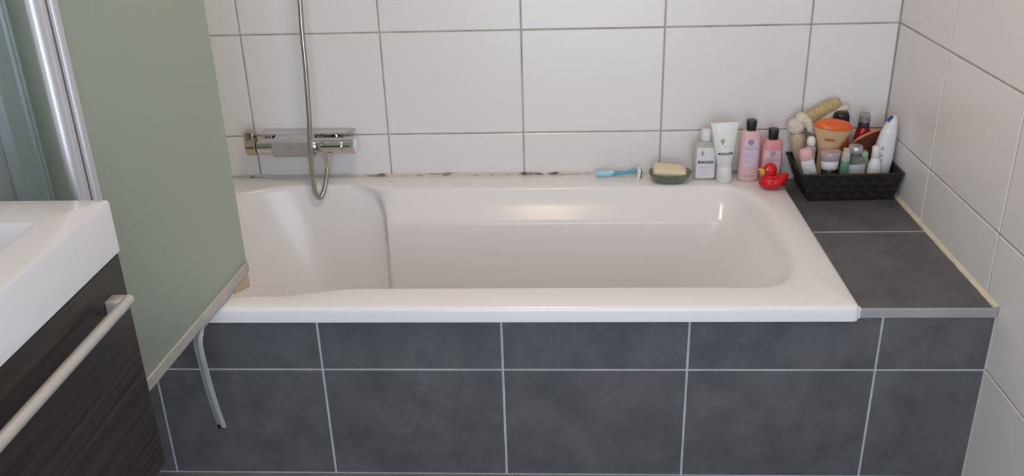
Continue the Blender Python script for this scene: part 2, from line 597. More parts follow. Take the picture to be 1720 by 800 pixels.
# ------------------------------------------------------------------ tiled bath surround (front panel and ledge)
YP = -0.811          # face of the front panel
ZL = 0.151           # top of the ledge
XT = -0.297          # right edge of the bathtub
sur = thing('bath_surround', 'dark grey tiled bath surround with front panel and ledge under the white tub', 'bath surround', (-1.05, -0.8, ZB))
bm = box(XL, 0, YP + 0.0025, YP + 0.022, ZB, 0.1385)
add_box(bm, XT + 0.012, 0, YP + 0.003, -0.0015, ZB, ZL - 0.0008)
obj('grout_body', bm, M['white_grout'], sur, world=True)
joints = [-0.2378 - 0.4128 * k for k in range(4)] + [-1.868]
edges = [XL] + joints[::-1] + [-0.001]
gp = 0.0055
for a, b in zip(edges, edges[1:]):
    for c, d in ((ZB + 0.002, 0.0), (0.0, 0.1345)):
        o = bpy.data.objects.new('tile', tile_mesh(b - a - gp, d - c - gp, M['dark_tile'], 0.008, 0.001))
        link(o, sur)
        o.location = Vector(((a + b) / 2, YP, (c + d) / 2)) - sur.location
for c, d in ((YP + 0.004, -0.395), (-0.395, -0.002)):
    o = bpy.data.objects.new('tile', tile_mesh(0.2905, d - c - 0.006, M['dark_tile'], 0.008, 0.001))
    link(o, sur)
    o.location = Vector((-0.1502, (c + d) / 2, ZL)) - sur.location
    o.rotation_euler = (-math.pi / 2, 0, 0)
bm = box(-0.2895, -0.0015, YP - 0.003, YP + 0.004, 0.1365, 0.1555, 0.0012)
o = obj('edge_profile', bm, M['edge'], sur, world=True)
o['label'] = 'grey metal edge profile along the ledge front'
bm = bmesh.new()
pts = []
n = 60
for i in range(n + 1):
    y = YP + (-YP - 0.001) * i / n
    w = 0.0075 + 0.0022 * mnoise.noise((0, y * 30, 0))
    pts.append([bm.verts.new(v) for v in ((0.001, y, ZL - 0.002), (-w, y, ZL - 0.001), (-w * 0.7, y, ZL + 0.002),
                                          (-0.0025, y, ZL + w), (0.001, y, ZL + w * 1.1))])
for a, b in zip(pts, pts[1:]):
    for i in range(5):
        bm.faces.new((a[i], a[(i + 1) % 5], b[(i + 1) % 5], b[i]))
o = obj('sealant', bm, M['sealant'], sur, 60, world=True)
o['label'] = 'yellowed silicone bead where the ledge meets the wall'
bm = box(XT + 0.0005, XT + 0.0075, YP - 0.0055, YP + 0.004, 0.133, 0.160, 0.002)
obj('sealant', bm, M['white'], sur, world=True)

# ------------------------------------------------------------------ bathtub
ZR = 0.173
YC = -0.4265
xo0, xo1, yo0, yo1 = -2.097, XT, -0.835, -0.003     # outer edge of the rim


def smooth01(t):
    t = max(0.0, min(1.0, t))
    return t * t * (3 - 2 * t)


NR, NM, NL = 20, 90, 28


def tub_loop(z, xR, rc, nR, bM, xc, aL, bL, ws, xs=-1.435):
    """half chain from the right end to the left end: (x, half width)"""
    ch = []
    for i in range(NR):
        f = (i / NR) * math.pi / 2
        ch.append((xR - rc + rc * math.cos(f) ** (2 / nR), bM * math.sin(f) ** (2 / nR)))
    x0, x1 = xR - rc, xc
    # samples crowd around the shoulder xs where the wide back-rest end begins
    us = []
    for i in range(NM + 1):
        us.append(i / NM)
    k = (xs - x0) / (x1 - x0)
    for u in us:
        if u < 0.35:
            t = u / 0.35 * max(0.0, k - 0.09)
        elif u < 0.8:
            t = (k - 0.09) + (u - 0.35) / 0.45 * 0.18
        else:
            t = (k + 0.09) + (u - 0.8) / 0.2 * (1 - k - 0.09)
        x = x0 + (x1 - x0) * t
        s = smooth01((xs + ws / 2 - x) / ws)
        ch.append((x, bM + (bL - bM) * s))
    for i in range(1, NL + 1):
        f = i / NL * math.pi / 2
        ch.append((xc - aL * math.sin(f), bL * math.cos(f)))
    return z, ch


levels = [
    # z, xR, rc, nR, bM, xc, aL, bL, shoulder width, shoulder place
    (0.1730, -0.340, 0.150, 2.3, 0.3200, -1.66, 0.362, 0.3560, 0.22, -1.49),
    (0.1718, -0.358, 0.140, 2.3, 0.3140, -1.66, 0.357, 0.3500, 0.19, -1.485),
    (0.1670, -0.370, 0.130, 2.3, 0.3095, -1.66, 0.352, 0.3460, 0.15, -1.475),
    (0.1580, -0.380, 0.120, 2.4, 0.3060, -1.66, 0.347, 0.3425, 0.11, -1.465),
    (0.1250, -0.404, 0.100, 2.8, 0.2790, -1.65, 0.332, 0.3340, 0.045, -1.450),
    (0.0960, -0.426, 0.085, 3.2, 0.2545, -1.64, 0.318, 0.3250, 0.025, -1.440),
    (0.0900, -0.431, 0.083, 3.3, 0.2495, -1.64, 0.315, 0.3230, 0.020, -1.438),
    (0.0830, -0.436, 0.081, 3.3, 0.2470, -1.64, 0.312, 0.3210, 0.016, -1.436),
    (0.0000, -0.497, 0.076, 3.3, 0.2390, -1.61, 0.285, 0.3000, 0.016, -1.434),
    (-0.1000, -0.572, 0.074, 3.2, 0.2290, -1.58, 0.245, 0.2740, 0.018, -1.434),
    (-0.1800, -0.635, 0.072, 3.0, 0.2170, -1.55, 0.205, 0.2480, 0.03, -1.435),
    (-0.2200, -0.675, 0.070, 2.8, 0.2020, -1.53, 0.180, 0.2270, 0.05, -1.435),
    (-0.2370, -0.710, 0.070, 2.8, 0.1800, -1.52, 0.155, 0.2000, 0.06, -1.435),
    (-0.2430, -0.750, 0.065, 2.8, 0.1450, -1.50, 0.125, 0.1600, 0.06, -1.435),
    (-0.2450, -0.800, 0.060, 2.6, 0.0900, -1.48, 0.095, 0.0950, 0.06, -1.430),
]
bm = bmesh.new()
chains = [tub_loop(*lv) for lv in levels]
NC = len(chains[0][1])


def outer_chain(d, z):
    """outer rim rectangle inset by d, sampled to pair with the inner chain: (x, distance back, distance front)"""
    out = []
    hb = yo1 - d - YC
    hf = YC - (yo0 + d)
    x1o, x0o = xo1 - d, xo0 + d
    rr = max(0.002, 0.012 - d)      # rounded outer corners
    inner = chains[0][1]
    for i, (x, b) in enumerate(inner):
        if i < NR // 2:
            u = i / (NR // 2 - 1)
            out.append((x1o, (hb - rr) * u, (hf - rr) * u))
        elif i == NR // 2:
            out.append((x1o - rr * 0.29, hb - rr * 0.29, hf - rr * 0.29))
        elif i < NR:
            u = (i - NR // 2 - 1) / (NR - NR // 2 - 1)
            xe = inner[NR][0]
            out.append((x1o - rr + (xe - x1o + rr) * u, hb, hf))
        elif i <= NR + NM:
            out.append((x, hb, hf))
        else:
            j = i - NR - NM
            h = NL // 2
            xs_ = inner[NR + NM][0]
            if j <= h:
                out.append((xs_ + (x0o - xs_) * j / h, hb, hf))
            else:
                u = 1 - (j - h) / (NL - h)
                out.append((x0o, hb * u, hf * u))
    return z, out


loops = []


def ring(z, tri):
    """closed loop of verts, front and back halves sharing the two end points"""
    back = [bm.verts.new((x, YC + b, z)) for x, b, f in tri]
    front = [back[0]] + [bm.verts.new((x, YC - f, z)) for x, b, f in tri[1:-1]] + [back[-1]]
    return back, front


for d, z in ((0.0, 0.1372), (0.0, 0.163), (0.0012, 0.1675), (0.0045, 0.1712), (0.010, ZR)):
    z, t = outer_chain(d, z)
    loops.append(ring(z, t))
for z, ch in chains:
    loops.append(ring(z, [(x, b, b) for x, b in ch]))
for (b0, f0), (b1, f1) in zip(loops, loops[1:]):
    for h0, h1 in ((b0, b1), (f0, f1)):
        for i in range(NC - 1):
            bm.faces.new((h0[i], h0[i + 1], h1[i + 1], h1[i]))
bb, ff = loops[-1]
for i in range(1, NC - 2):
    bm.faces.new((bb[i], bb[i + 1], ff[i + 1], ff[i]))
bm.faces.new((bb[0], bb[1], ff[1]))
bm.faces.new((bb[-1], bb[-2], ff[-2]))
tub = thing('bathtub', 'white acrylic built-in bathtub with a wide backrest end, in the dark tiled surround', 'bathtub', (-1.2, -0.42, ZB))
obj('basin', bm, M['acrylic'], tub, 60, world=True)
# silicone joint along the back wall, spotted with black mould
bm = bmesh.new()
pts = []
for i in range(121):
    x = xo0 + (0.0 + XT - xo0) * i / 120
    w = 0.0045 + 0.0018 * mnoise.noise((x * 25, 0, 3))
    pts.append([bm.verts.new(v) for v in ((x, -0.0006, ZR - 0.004), (x, -0.006 - w * 0.4, ZR - 0.003), (x, -w * 0.9, ZR + w * 0.5), (x, -0.0006, ZR + w))])
for a, b in zip(pts, pts[1:]):
    for i in range(4):
        bm.faces.new((a[i], a[(i + 1) % 4], b[(i + 1) % 4], b[i]))
o = obj('sealant', bm, M['mould'], tub, 60, world=True)
o['label'] = 'pale silicone joint with black mould along the back wall'

# ------------------------------------------------------------------ thermostatic mixer and hose
mx = thing('bath_mixer', 'chrome thermostatic bath mixer bar with a flat shelf on the back wall', 'mixer tap', (-1.67, 0, 0.292))


def xcyl(x0, x1, y, z, r, seg=36, bev=0.002):
    bm = bmesh.new()
    prof = [(x0, r - bev), (x0 + bev, r), (x1 - bev, r), (x1, r - bev)]
    rings = [[bm.verts.new((x, y + rr * math.cos(2 * math.pi * i / seg), z + rr * math.sin(2 * math.pi * i / seg))) for i in range(seg)] for x, rr in prof]
    for a, b in zip(rings, rings[1:]):
        for i in range(seg):
            bm.faces.new((a[i], a[(i + 1) % seg], b[(i + 1) % seg], b[i]))
    bm.faces.new(rings[0]); bm.faces.new(rings[-1])
    return bm


YM, ZM, RM = -0.062, 0.289, 0.0245
obj('body', xcyl(-1.811, -1.560, YM, ZM, RM), M['chrome'], mx, 40, world=True)
o = obj('temperature_knob', xcyl(-1.5595, -1.526, YM, ZM, RM + 0.0008), M['chrome'], mx, 40, world=True)
obj('knob_ring', xcyl(-1.526, -1.519, YM, ZM, RM - 0.002), M['white'], o, 40)
# left handle: a rounded block with a raised thumb lever
bm = xcyl(-1.843, -1.8125, YM, ZM, RM + 0.001)
add_box(bm, -1.842, -1.8135, YM - 0.0245, YM + 0.012, ZM + 0.001, ZM + 0.050, 0.004, 3)
obj('flow_handle', bm, M['chrome_tinted'], mx, 40, world=True)
# shelf: thin plate behind the bar, with a cover that folds forward over the middle of it
bm = bmesh.new()
top = ZM + RM + 0.004
poly = [(-1.795, -0.004), (-1.532, -0.004), (-1.555, -0.052), (-1.812, -0.052)]
lo = [bm.verts.new((x, y, top)) for x, y in poly]
hi = [bm.verts.new((x, y, top + 0.005)) for x, y in poly]
bm.faces.new(lo); bm.faces.new(hi)
for i in range(4):
    bm.faces.new((lo[i], lo[(i + 1) % 4], hi[(i + 1) % 4], hi[i]))
bmesh.ops.bevel(bm, geom=bm.edges[:], offset=0.001, segments=1, affect='EDGES')
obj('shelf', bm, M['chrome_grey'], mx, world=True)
bm = bmesh.new()
x0, x1 = -1.762, -1.638
prof = [(-0.045, top + 0.0055), (-0.092, top - 0.006), (-0.098, top - 0.011), (-0.098, top - 0.047), (-0.090, top - 0.053), (-0.062, top - 0.053), (-0.045, top - 0.010)]
a = [bm.verts.new((x0 + (0.006 if i < 1 else 0), y, z)) for i, (y, z) in enumerate(prof)]
b = [bm.verts.new((x1 - (0.006 if i < 1 else 0), y, z)) for i, (y, z) in enumerate(prof)]
bm.faces.new(a); bm.faces.new(b)
for i in range(len(prof)):
    j = (i + 1) % len(prof)
    bm.faces.new((a[i], a[j], b[j], b[i]))
bmesh.ops.bevel(bm, geom=bm.edges[:], offset=0.0022, segments=2, affect='EDGES')
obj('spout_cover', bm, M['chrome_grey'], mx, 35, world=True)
for xx in (-1.775, -1.60):
    bm = bmesh.new()
    add_tube(bm, [(xx, 0.0, ZM), (xx, -0.014, ZM), (xx, -0.0145, ZM), (xx, -0.045, ZM)], [0.030, 0.030, 0.018, 0.018], 28)
    obj('wall_flange', bm, M['chrome'], mx, 40, world=True)
bm = bmesh.new()
add_tube(bm, [(-1.613, YM, ZM - RM + 0.004), (-1.613, YM, ZM - RM - 0.010), (-1.613, YM, ZM - RM - 0.0105), (-1.613, YM, ZM - RM - 0.016)], [0.0125, 0.0125, 0.0105, 0.0105], 24)
obj('hose_outlet', bm, M['chrome'], mx, 40, world=True)

hs = thing('shower_hose', 'grey metal shower hose hanging in a loop below the mixer bar', 'shower hose', (-1.613, YM, ZM - RM - 0.045))
path = [(-1.613, YM, 0.246), (-1.614, YM - 0.001, 0.222), (-1.617, -0.080, 0.192), (-1.624, -0.097, 0.160), (-1.634, -0.108, 0.1445), (-1.643, -0.116, 0.160),
        (-1.6455, -0.119, 0.190), (-1.644, -0.122, 0.245), (-1.639, -0.1245, 0.317), (-1.633, -0.1235, 0.387), (-1.629, -0.121, 0.472),
        (-1.6265, -0.118, 0.555), (-1.626, -0.112, 0.634), (-1.624, -0.105, 0.715), (-1.623, -0.096, 0.85), (-1.622, -0.085, 1.05), (-1.620, -0.07, 1.25), (-1.620, -0.06, 1.36)]
sp = spline(path, 14)
bm = bmesh.new()
add_tube(bm, sp, 0.0072, 14)
obj('hose', bm, M['hose'], hs, 60, world=True)
bm = bmesh.new()
add_tube(bm, [(-1.613, YM, 0.250), (-1.613, YM, 0.228), (-1.6135, YM, 0.222)], [0.0105, 0.0098, 0.0075], 16)
o = obj('hose_nut', bm, M['chrome'], hs, 40, world=True)
o['label'] = 'chrome conical hose nut'
# hand shower in its wall holder, above the frame
sh = thing('hand_shower', 'chrome hand shower in a wall holder at the top of the hose', 'hand shower', (-1.62, -0.06, 1.36))
bm = bmesh.new()
add_tube(bm, [(-1.62, -0.06, 1.345), (-1.62, -0.065, 1.42), (-1.62, -0.085, 1.52), (-1.62, -0.12, 1.57)], [0.010, 0.012, 0.013, 0.016], 16)
obj('handle', bm, M['chrome'], sh, 50, world=True)
bm = bmesh.new()
add_tube(bm, [(-1.62, -0.105, 1.585), (-1.62, -0.125, 1.560), (-1.62, -0.132, 1.552)], [0.03, 0.048, 0.046], 28)
obj('spray_head', bm, M['chrome'], sh, 50, world=True)
bm = box(-1.635, -1.605, -0.055, 0.0, 1.385, 1.415, 0.004)
obj('wall_holder', bm, M['chrome'], sh, world=True)

# ------------------------------------------------------------------ folding bath screen
scr = thing('bath_screen', 'folding frosted green glass bath screen with aluminium profiles, swung out beside the vanity', 'bath screen', (-1.70, -1.20, 0.18))
ZS0, ZS1 = 0.186, 1.58


def vpanel(p, q, z0, z1, th, bev=0.001):
    """upright slab from plan point p to plan point q"""
    p, q = Vector((*p, 0)), Vector((*q, 0))
    d = (q - p).normalized()
    nrm = Vector((-d.y, d.x, 0)) * (th / 2)
    bm = bmesh.new()
    vs = [bm.verts.new(v + Vector((0, 0, z))) for z in (z0, z1) for v in (p - nrm, q - nrm, q + nrm, p + nrm)]
    for f in ((0, 1, 2, 3), (4, 5, 6, 7), (0, 1, 5, 4), (1, 2, 6, 5), (2, 3, 7, 6), (3, 0, 4, 7)):
        bm.faces.new([vs[i] for i in f])
    if bev:
        bmesh.ops.bevel(bm, geom=bm.edges[:], offset=bev, segments=1, affect='EDGES')
    return bm


pA, pB = (-1.6685, -0.672), (-1.699, -1.180)      # free end, hinge end of the outer leaf
pW, pH = (-2.085, -0.715), (-1.722, -1.225)        # wall end, hinge end of the inner leaf
o = obj('glass_pane', vpanel(pA, pB, ZS0 + 0.018, ZS1, 0.006), M['frost'], scr, world=True)
o['label'] = 'broad frosted leaf nearest the bathtub'
o = obj('glass_pane', vpanel((-2.074, -0.690), pH, ZS0 + 0.018, ZS1, 0.006), M['frost'], scr, world=True)
o['label'] = 'frosted leaf hinged to the left wall'


def along(p, q, t):
    return (p[0] + (q[0] - p[0]) * t, p[1] + (q[1] - p[1]) * t)


# hinge: two rounded aluminium stiles with dark grooves between them
u = Vector((pA[0] - pB[0], pA[1] - pB[1])).normalized()
hp = []
c0 = Vector((-1.7015, -1.2135))
for k, (off, r, m) in enumerate(((-0.0255, 0.011, 'alu'), (-0.0085, 0.0085, 'alu'), (0.0015, 0.006, 'alu_dark'), (0.0085, 0.006, 'alu'), (0.0195, 0.0105, 'alu'))):
    c = c0 + u * off
    bm = bmesh.new()
    add_tube(bm, [(c.x, c.y, ZS0), (c.x, c.y, ZS1 + 0.005)], r, 20, flat=(1.0, 0.9))
    obj('hinge_stile', bm, M[m], scr, 60, world=True)
# wall profile: broad flat channel with a raised rib
bm = vpanel((-2.086, -0.700), (-2.086, -0.795), ZS0, ZS1, 0.026, 0.003)
obj('wall_profile', bm, M['alu_matt'], scr, world=True)
for yy in (-0.707, -0.722):
    bm = bmesh.new()
    add_tube(bm, [(-2.073, yy, ZS0), (-2.073, yy, ZS1)], 0.006, 14)
    obj('profile_rib', bm, M['alu_matt'], scr, 60, world=True)
# bottom rail and drip seal
bm = vpanel(along(pA, pB, -0.004), along(pA, pB, 1.02), ZS0 - 0.002, ZS0 + 0.024, 0.013, 0.0015)
obj('bottom_rail', bm, M['strip'], scr, world=True)
bm = vpanel((-2.074, -0.690), pH, ZS0 - 0.002, ZS0 + 0.024, 0.013, 0.0015)
obj('bottom_rail', bm, M['strip'], scr, world=True)


def fin(p, q, t0, t1, zt, zb0, zb1, th=0.002):
    a, b = along(p, q, t0), along(p, q, t1)
    bm = bmesh.new()
    vs = []
    for s in (-th, th):
        vs.append([bm.verts.new((a[0] + s, a[1], zt)), bm.verts.new((b[0] + s, b[1], zt)),
                   bm.verts.new((b[0] + s, b[1], zb1)), bm.verts.new((a[0] + s, a[1], zb0))])
    bm.faces.new(vs[0]); bm.faces.new(vs[1])
    for i in range(4):
        bm.faces.new((vs[0][i], vs[0][(i + 1) % 4], vs[1][(i + 1) % 4], vs[1][i]))
    return bm


o = obj('drip_fin', fin(pA, pB, 0.0, 0.16, ZS0, 0.143, 0.1660), M['rubber_tan'], scr, world=True)  # short end length of the seal, coloured tan
o['label'] = 'tan end of the drip seal over the bath'
obj('drip_fin', fin(pA, pB, 0.17, 0.52, ZS0, 0.1750, 0.1750), M['rubber'], scr, world=True)
# the loose length of the seal, hanging down in front of the dark panel
path = spline([(-1.684, -0.925, 0.181), (-1.6855, -0.950, 0.172), (-1.6865, -0.957, 0.148), (-1.686, -0.953, 0.090), (-1.685, -0.949, 0.045), (-1.683, -0.944, -0.003), (-1.680, -0.933, -0.068)], 8)
bm = bmesh.new()
prevs = None
wid = 0.0118
rings = []
for i, p in enumerate(path):
    t = (path[min(i + 1, len(path) - 1)] - path[max(0, i - 1)]).normalized()
    sx = Vector((0.93, -0.37, 0))
    w = wid * min(1.0, 0.35 + i / 10)
    nn = t.cross(sx).normalized()
    sec = [(-1, 0.0006), (-0.25, 0.0008), (0.1, 0.0042), (0.55, 0.0046), (1, 0.0008), (1, -0.0012), (-1, -0.0010)]
    rings.append([bm.verts.new(p + sx * (w * a) + nn * (b if nn.y < 0 else -b)) for a, b in sec])
for a, b in zip(rings, rings[1:]):
    for i in range(len(a)):
        bm.faces.new((a[i], a[(i + 1) % len(a)], b[(i + 1) % len(a)], b[i]))
bm.faces.new(rings[0]); bm.faces.new(rings[-1])
o = obj('loose_seal', bm, M['rubber'], scr, 50, world=True)
o['label'] = 'loose end of the grey drip seal hanging down'
e = path[-1]
obj('seal_tip', box(e.x - 0.009, e.x + 0.006, e.y - 0.003, e.y + 0.004, e.z - 0.006, e.z + 0.003, 0.001), M['black'], o).location = (0, 0, 0)

# ------------------------------------------------------------------ vanity cabinet and washbasin
YV0, YV1 = -2.25, -1.337        # near and far end
XV = -1.600
ZV = 0.632
sink = thing('washbasin', 'white square-edged washbasin top on the dark wood cabinet', 'washbasin', (-1.85, -1.8, 0.549))
bm = bmesh.new()


def rect_loop(x0, x1, y0, y1, z, r, seg=5):
    out = []
    for cx, cy, a0 in ((x1 - r, y1 - r, 0), (x0 + r, y1 - r, 90), (x0 + r, y0 + r, 180), (x1 - r, y0 + r, 270)):
        for k in range(seg + 1):
            a = math.radians(a0 + 90 * k / seg)
            out.append(bm.verts.new((cx + r * math.cos(a), cy + r * math.sin(a), z)))
    return out


L = [rect_loop(XL, XV, YV0, YV1, 0.549, 0.004), rect_loop(XL, XV, YV0, YV1, ZV - 0.004, 0.004),
     rect_loop(XL, XV - 0.0012, YV0 + .0012, YV1 - 0.0012, ZV - 0.0012, 0.004), rect_loop(XL, XV - 0.004, YV0 + .004, YV1 - 0.004, ZV, 0.004),
     rect_loop(-2.0, -1.662, -2.16, -1.425, ZV, 0.012), rect_loop(-1.997, -1.665, -2.157, -1.428, ZV - 0.003, 0.012),
     rect_loop(-1.975, -1.69, -2.13, -1.455, ZV - 0.062, 0.03), rect_loop(-1.96, -1.71, -2.11, -1.475, ZV - 0.068, 0.03)]
for a, b in zip(L, L[1:]):
    for i in range(len(a)):
        bm.faces.new((a[i], a[(i + 1) % len(a)], b[(i + 1) % len(a)], b[i]))
bm.faces.new(L[-1]); bm.faces.new(L[0])
obj('basin', bm, M['ceramic'], sink, 35, world=True)
bm = bmesh.new()
add_tube(bm, [(-1.84, -1.80, ZV - 0.069), (-1.84, -1.80, ZV - 0.064)], [0.03, 0.028], 24)
obj('drain', bm, M['chrome'], sink, 40, world=True)

cab = thing('vanity_cabinet', 'dark wood wall-hung vanity cabinet with one drawer under the washbasin', 'cabinet', (-1.85, -1.8, 0.15))
obj('carcass', box(XL, XV - 0.022, YV0 + 0.004, YV1 - 0.004, 0.155, 0.5488, 0.001, 1), M['wood'], cab, world=True)
dr = obj('drawer_front', box(XV - 0.021, XV - 0.003, YV0 + 0.004, YV1 - 0.003, 0.152, 0.5445, 0.0012, 1), M['wood'], cab, world=True)
bm = bmesh.new()
hx, hz = -1.577, 0.4905
add_tube(bm, [(hx, -1.3855, hz), (hx, -1.387, hz), (hx, -2.2, hz), (hx, -2.201, hz)], [0.0065, 0.0085, 0.0085, 0.0065], 24, flat=(1, 1))
for yy in (-1.410, -2.195):
    add_box(bm, XV - 0.003, hx - 0.002, yy, yy + 0.024, hz - 0.0155, hz + 0.0075, 0.001, 1)
h = obj('handle', bm, M['satin'], dr, 50)
h['label'] = 'satin metal bar handle on square brackets'

# ------------------------------------------------------------------ things on the back rim of the tub
# razor
rz = thing('razor', 'pale blue razor lying on the back rim, left of the soap dish', 'razor', (-0.755, -0.040, ZR + 0.0004))
bm = bmesh.new()
add_tube(bm, spline([(-0.074, 0, 0.0100), (-0.064, 0, 0.0112), (-0.045, 0, 0.0122), (-0.028, 0, 0.0135), (-0.018, 0, 0.014)], 6),
         [0.004] + [0.0078] * 6 + [0.0095] * 8 + [0.0088] * 6 + [0.0080] * 3 + [0.005], 14, flat=(0.7, 1.05))
obj('grip', bm, M['razor'], rz, 60)
bm = bmesh.new()
add_tube(bm, spline([(-0.026, 0, 0.0130), (-0.004, 0, 0.0125), (0.016, 0, 0.014), (0.034, 0, 0.018), (0.046, 0, 0.0205)], 6),
         [0.0078] * 5 + [0.0062] * 6 + [0.0055] * 6 + [0.0068] * 5 + [0.008] * 3, 12, flat=(0.75, 1.0))
obj('neck', bm, M['razor_dark'], rz, 60)
bm = bmesh.new()
add_box(bm, 0.045, 0.056, -0.016, 0.016, 0.003, 0.035, 0.004, 3)
hd = obj('blade_head', bm, M['white'], rz, 60)
hd.rotation_euler = (0, math.radians(8), 0)
for k in range(2):
    obj('blade', box(0.0555 + 0.0006 * k, 0.0585 + 0.0002 * k, -0.014, 0.014, 0.010 + 0.011 * k, 0.018 + 0.012 * k, 0.0005, 1), M['blade'], hd)

# soap dish and soap
sd = thing('soap_dish', 'oval olive glass soap dish holding a cream bar of soap', 'soap dish', (-0.616, -0.078, ZR + 0.0004))
bm = loft([(0.0, 0.034, 0.022), (0.002, 0.040, 0.027), (0.010, 0.052, 0.036), (0.020, 0.0580, 0.041), (0.030, 0.0605, 0.0430), (0.0315, 0.0595, 0.042),
           (0.030, 0.0580, 0.0405), (0.020, 0.0550, 0.0380), (0.011, 0.048, 0.032), (0.005, 0.038, 0.024)], 48, 2.3)
obj('bowl', bm, M['olive_glass'], sd, 60)
o = obj('glass_foot', loft([(0.0052, 0.030, 0.018), (0.0085, 0.038, 0.024)], 40, 2.3), M['olive_glass'], sd, 60)
bm = box(-0.047, 0.047, -0.026, 0.026, 0, 0.027, 0.010, 4)
for v in bm.verts:
    v.co.z += 0.003 * math.cos(v.co.x * 25) if v.co.z > 0.014 else 0
o = tag(obj('soap_bar', bm, M['soap'], None, 60), 'cream bar of soap lying in the olive glass dish', 'soap')
o.location = (-0.6195, -0.078, ZR + 0.0185)
o.rotation_euler = (math.radians(9), math.radians(5), math.radians(-3))

# clear bottle with white cap
b1 = thing('shampoo_bottle', 'clear shampoo bottle with white cap, white label and green band', 'bottle', (-0.516, -0.056, ZR + 0.0004), group='bath bottles on the rim')
n1 = 3.2
obj('body', loft([(0, 0.029, 0.015), (0.003, 0.0325, 0.0175), (0.012, 0.0335, 0.018), (0.098, 0.0335, 0.018), (0.107, 0.0310, 0.0165), (0.112, 0.022, 0.013), (0.114, 0.013, 0.012), (0.119, 0.0125, 0.012)], 40, n1), M['clear'], b1, 50)
cp = obj('cap', loft([(0.1165, 0.0145, 0.0145), (0.118, 0.0158, 0.0158), (0.140, 0.0155, 0.0155), (0.146, 0.0145, 0.0145), (0.1485, 0.010, 0.010)], 32), M['white'], b1, 50)
s1 = lambda x, z: front_y(x, 0.0335, 0.018, n1)
bm = bmesh.new(); add_patch(bm, s1, -0.0255, 0.0265, 0.008, 0.099, 0.0004)
lb = obj('label', bm, M['label'], b1, 60)
bm = bmesh.new(); add_patch(bm, s1, -0.0215, 0.0215, 0.0515, 0.0595, 0.0008, 12, 1); obj('green_band', bm, M['band'], lb, 60)
bm = bmesh.new(); add_print(bm, *text_verts('KLORANE', 0.0072, 1.0), s1, 0, 0.0556, 0.0012); obj('lettering', bm, M['label'], lb)


def sprig(parent, s, cx, cz, k=1.0):
    bm = bmesh.new()
    for dx, dz, w, h_, a in ((0, 0, 0.0016, 0.007, 0), (-0.003, 0.004, 0.0013, 0.005, 0.35), (0.003, 0.004, 0.0013, 0.005, -0.4), (0.0005, 0.008, 0.0011, 0.0045, 0)):
        v, f = leaf_print(w * k, h_ * k)
        v = [(x * math.cos(a) - z * math.sin(a) + dx * k, x * math.sin(a) + z * math.cos(a) + dz * k) for x, z in v]
        add_print(bm, v, f, s, cx, cz, 0.0009)
    obj('sprig', bm, M['sprig'], parent)
    bm = bmesh.new()
    v, f = leaf_print(0.0008 * k, 0.0035 * k)
    add_print(bm, v, f, s, cx + 0.006 * k, cz - 0.0095 * k, 0.0009)
    obj('small_sprig', bm, M['grey_print'], parent)


sprig(lb, s1, -0.010, 0.079)


def print_lines(parent, s, rows_, m, h=0.0011, name='small_print'):
    """lines of fine print, each a row of short word-length strokes"""
    bm = bmesh.new()
    for z, x0, x1 in rows_:
        x = x0
        while x < x1:
            w = R.uniform(0.002, 0.006)
            w = min(w, x1 - x)
            add_print(bm, [(0, -h / 2), (w, -h / 2), (w, h / 2), (0, h / 2)], [(0, 1, 2, 3)], s, x, z, 0.0008)
            x += w + 0.0013
    obj(name, bm, M[m], parent)


print_lines(lb, s1, [(0.044, -0.018, 0.018), (0.040, -0.015, 0.016), (0.034, -0.018, 0.010), (0.026, -0.018, 0.016), (0.022, -0.016, 0.012), (0.016, -0.010, 0.010)], 'grey_print', 0.0007)

# white tube standing on its cap
tb = thing('conditioner_tube', 'white squeeze tube standing on its cap between the clear and pink bottles', 'tube', (-0.4615, -0.080, ZR + 0.0014), (math.radians(2), math.radians(-3), math.radians(-4)))
prof = []
for i in range(13):
    t = i / 12
    z = 0.046 + 0.128 * t
    prof.append((z, 0.0195 + 0.0190 * t ** 0.9, 0.0195 * (1 - t) ** 0.75 + 0.0012))
obj('body', loft(prof, 40), M['tube'], tb, 60)
obj('cap', loft([(0, 0.0205, 0.0205), (0.002, 0.022, 0.022), (0.030, 0.0215, 0.0215), (0.0305, 0.0205, 0.0205), (0.032, 0.0205, 0.0205), (0.0325, 0.0212, 0.0212), (0.0455, 0.0200, 0.0200), (0.048, 0.018, 0.018)], 36), M['white'], tb, 40)
obj('crimp', box(-0.0385, 0.0385, -0.0011, 0.0011, 0.170, 0.176, 0.0005, 1), M['tube'], tb)


def s2(x, z):
    t = max(0.0, min(1.0, (z - 0.046) / 0.128))
    return front_y(x, 0.0195 + 0.0190 * t ** 0.9, 0.0195 * (1 - t) ** 0.75 + 0.0012, 2.0)


bm = bmesh.new(); add_patch(bm, s2, -0.0185, 0.0215, 0.0840, 0.0910, 0.0006, 12, 2); gb = obj('green_band', bm, M['band'], tb, 60)
bm = bmesh.new(); add_print(bm, *text_verts('KLORANE', 0.0066, 1.0), s2, 0.0015, 0.0876, 0.0012); obj('lettering', bm, M['label'], gb)
sprig(tb, s2, -0.006, 0.119, 1.25)
print_lines(tb, s2, [(0.078, -0.014, 0.016), (0.073, -0.014, 0.012), (0.066, -0.012, 0.014), (0.060, -0.012, 0.012), (0.055, -0.010, 0.010)], 'grey_print', 0.0007)


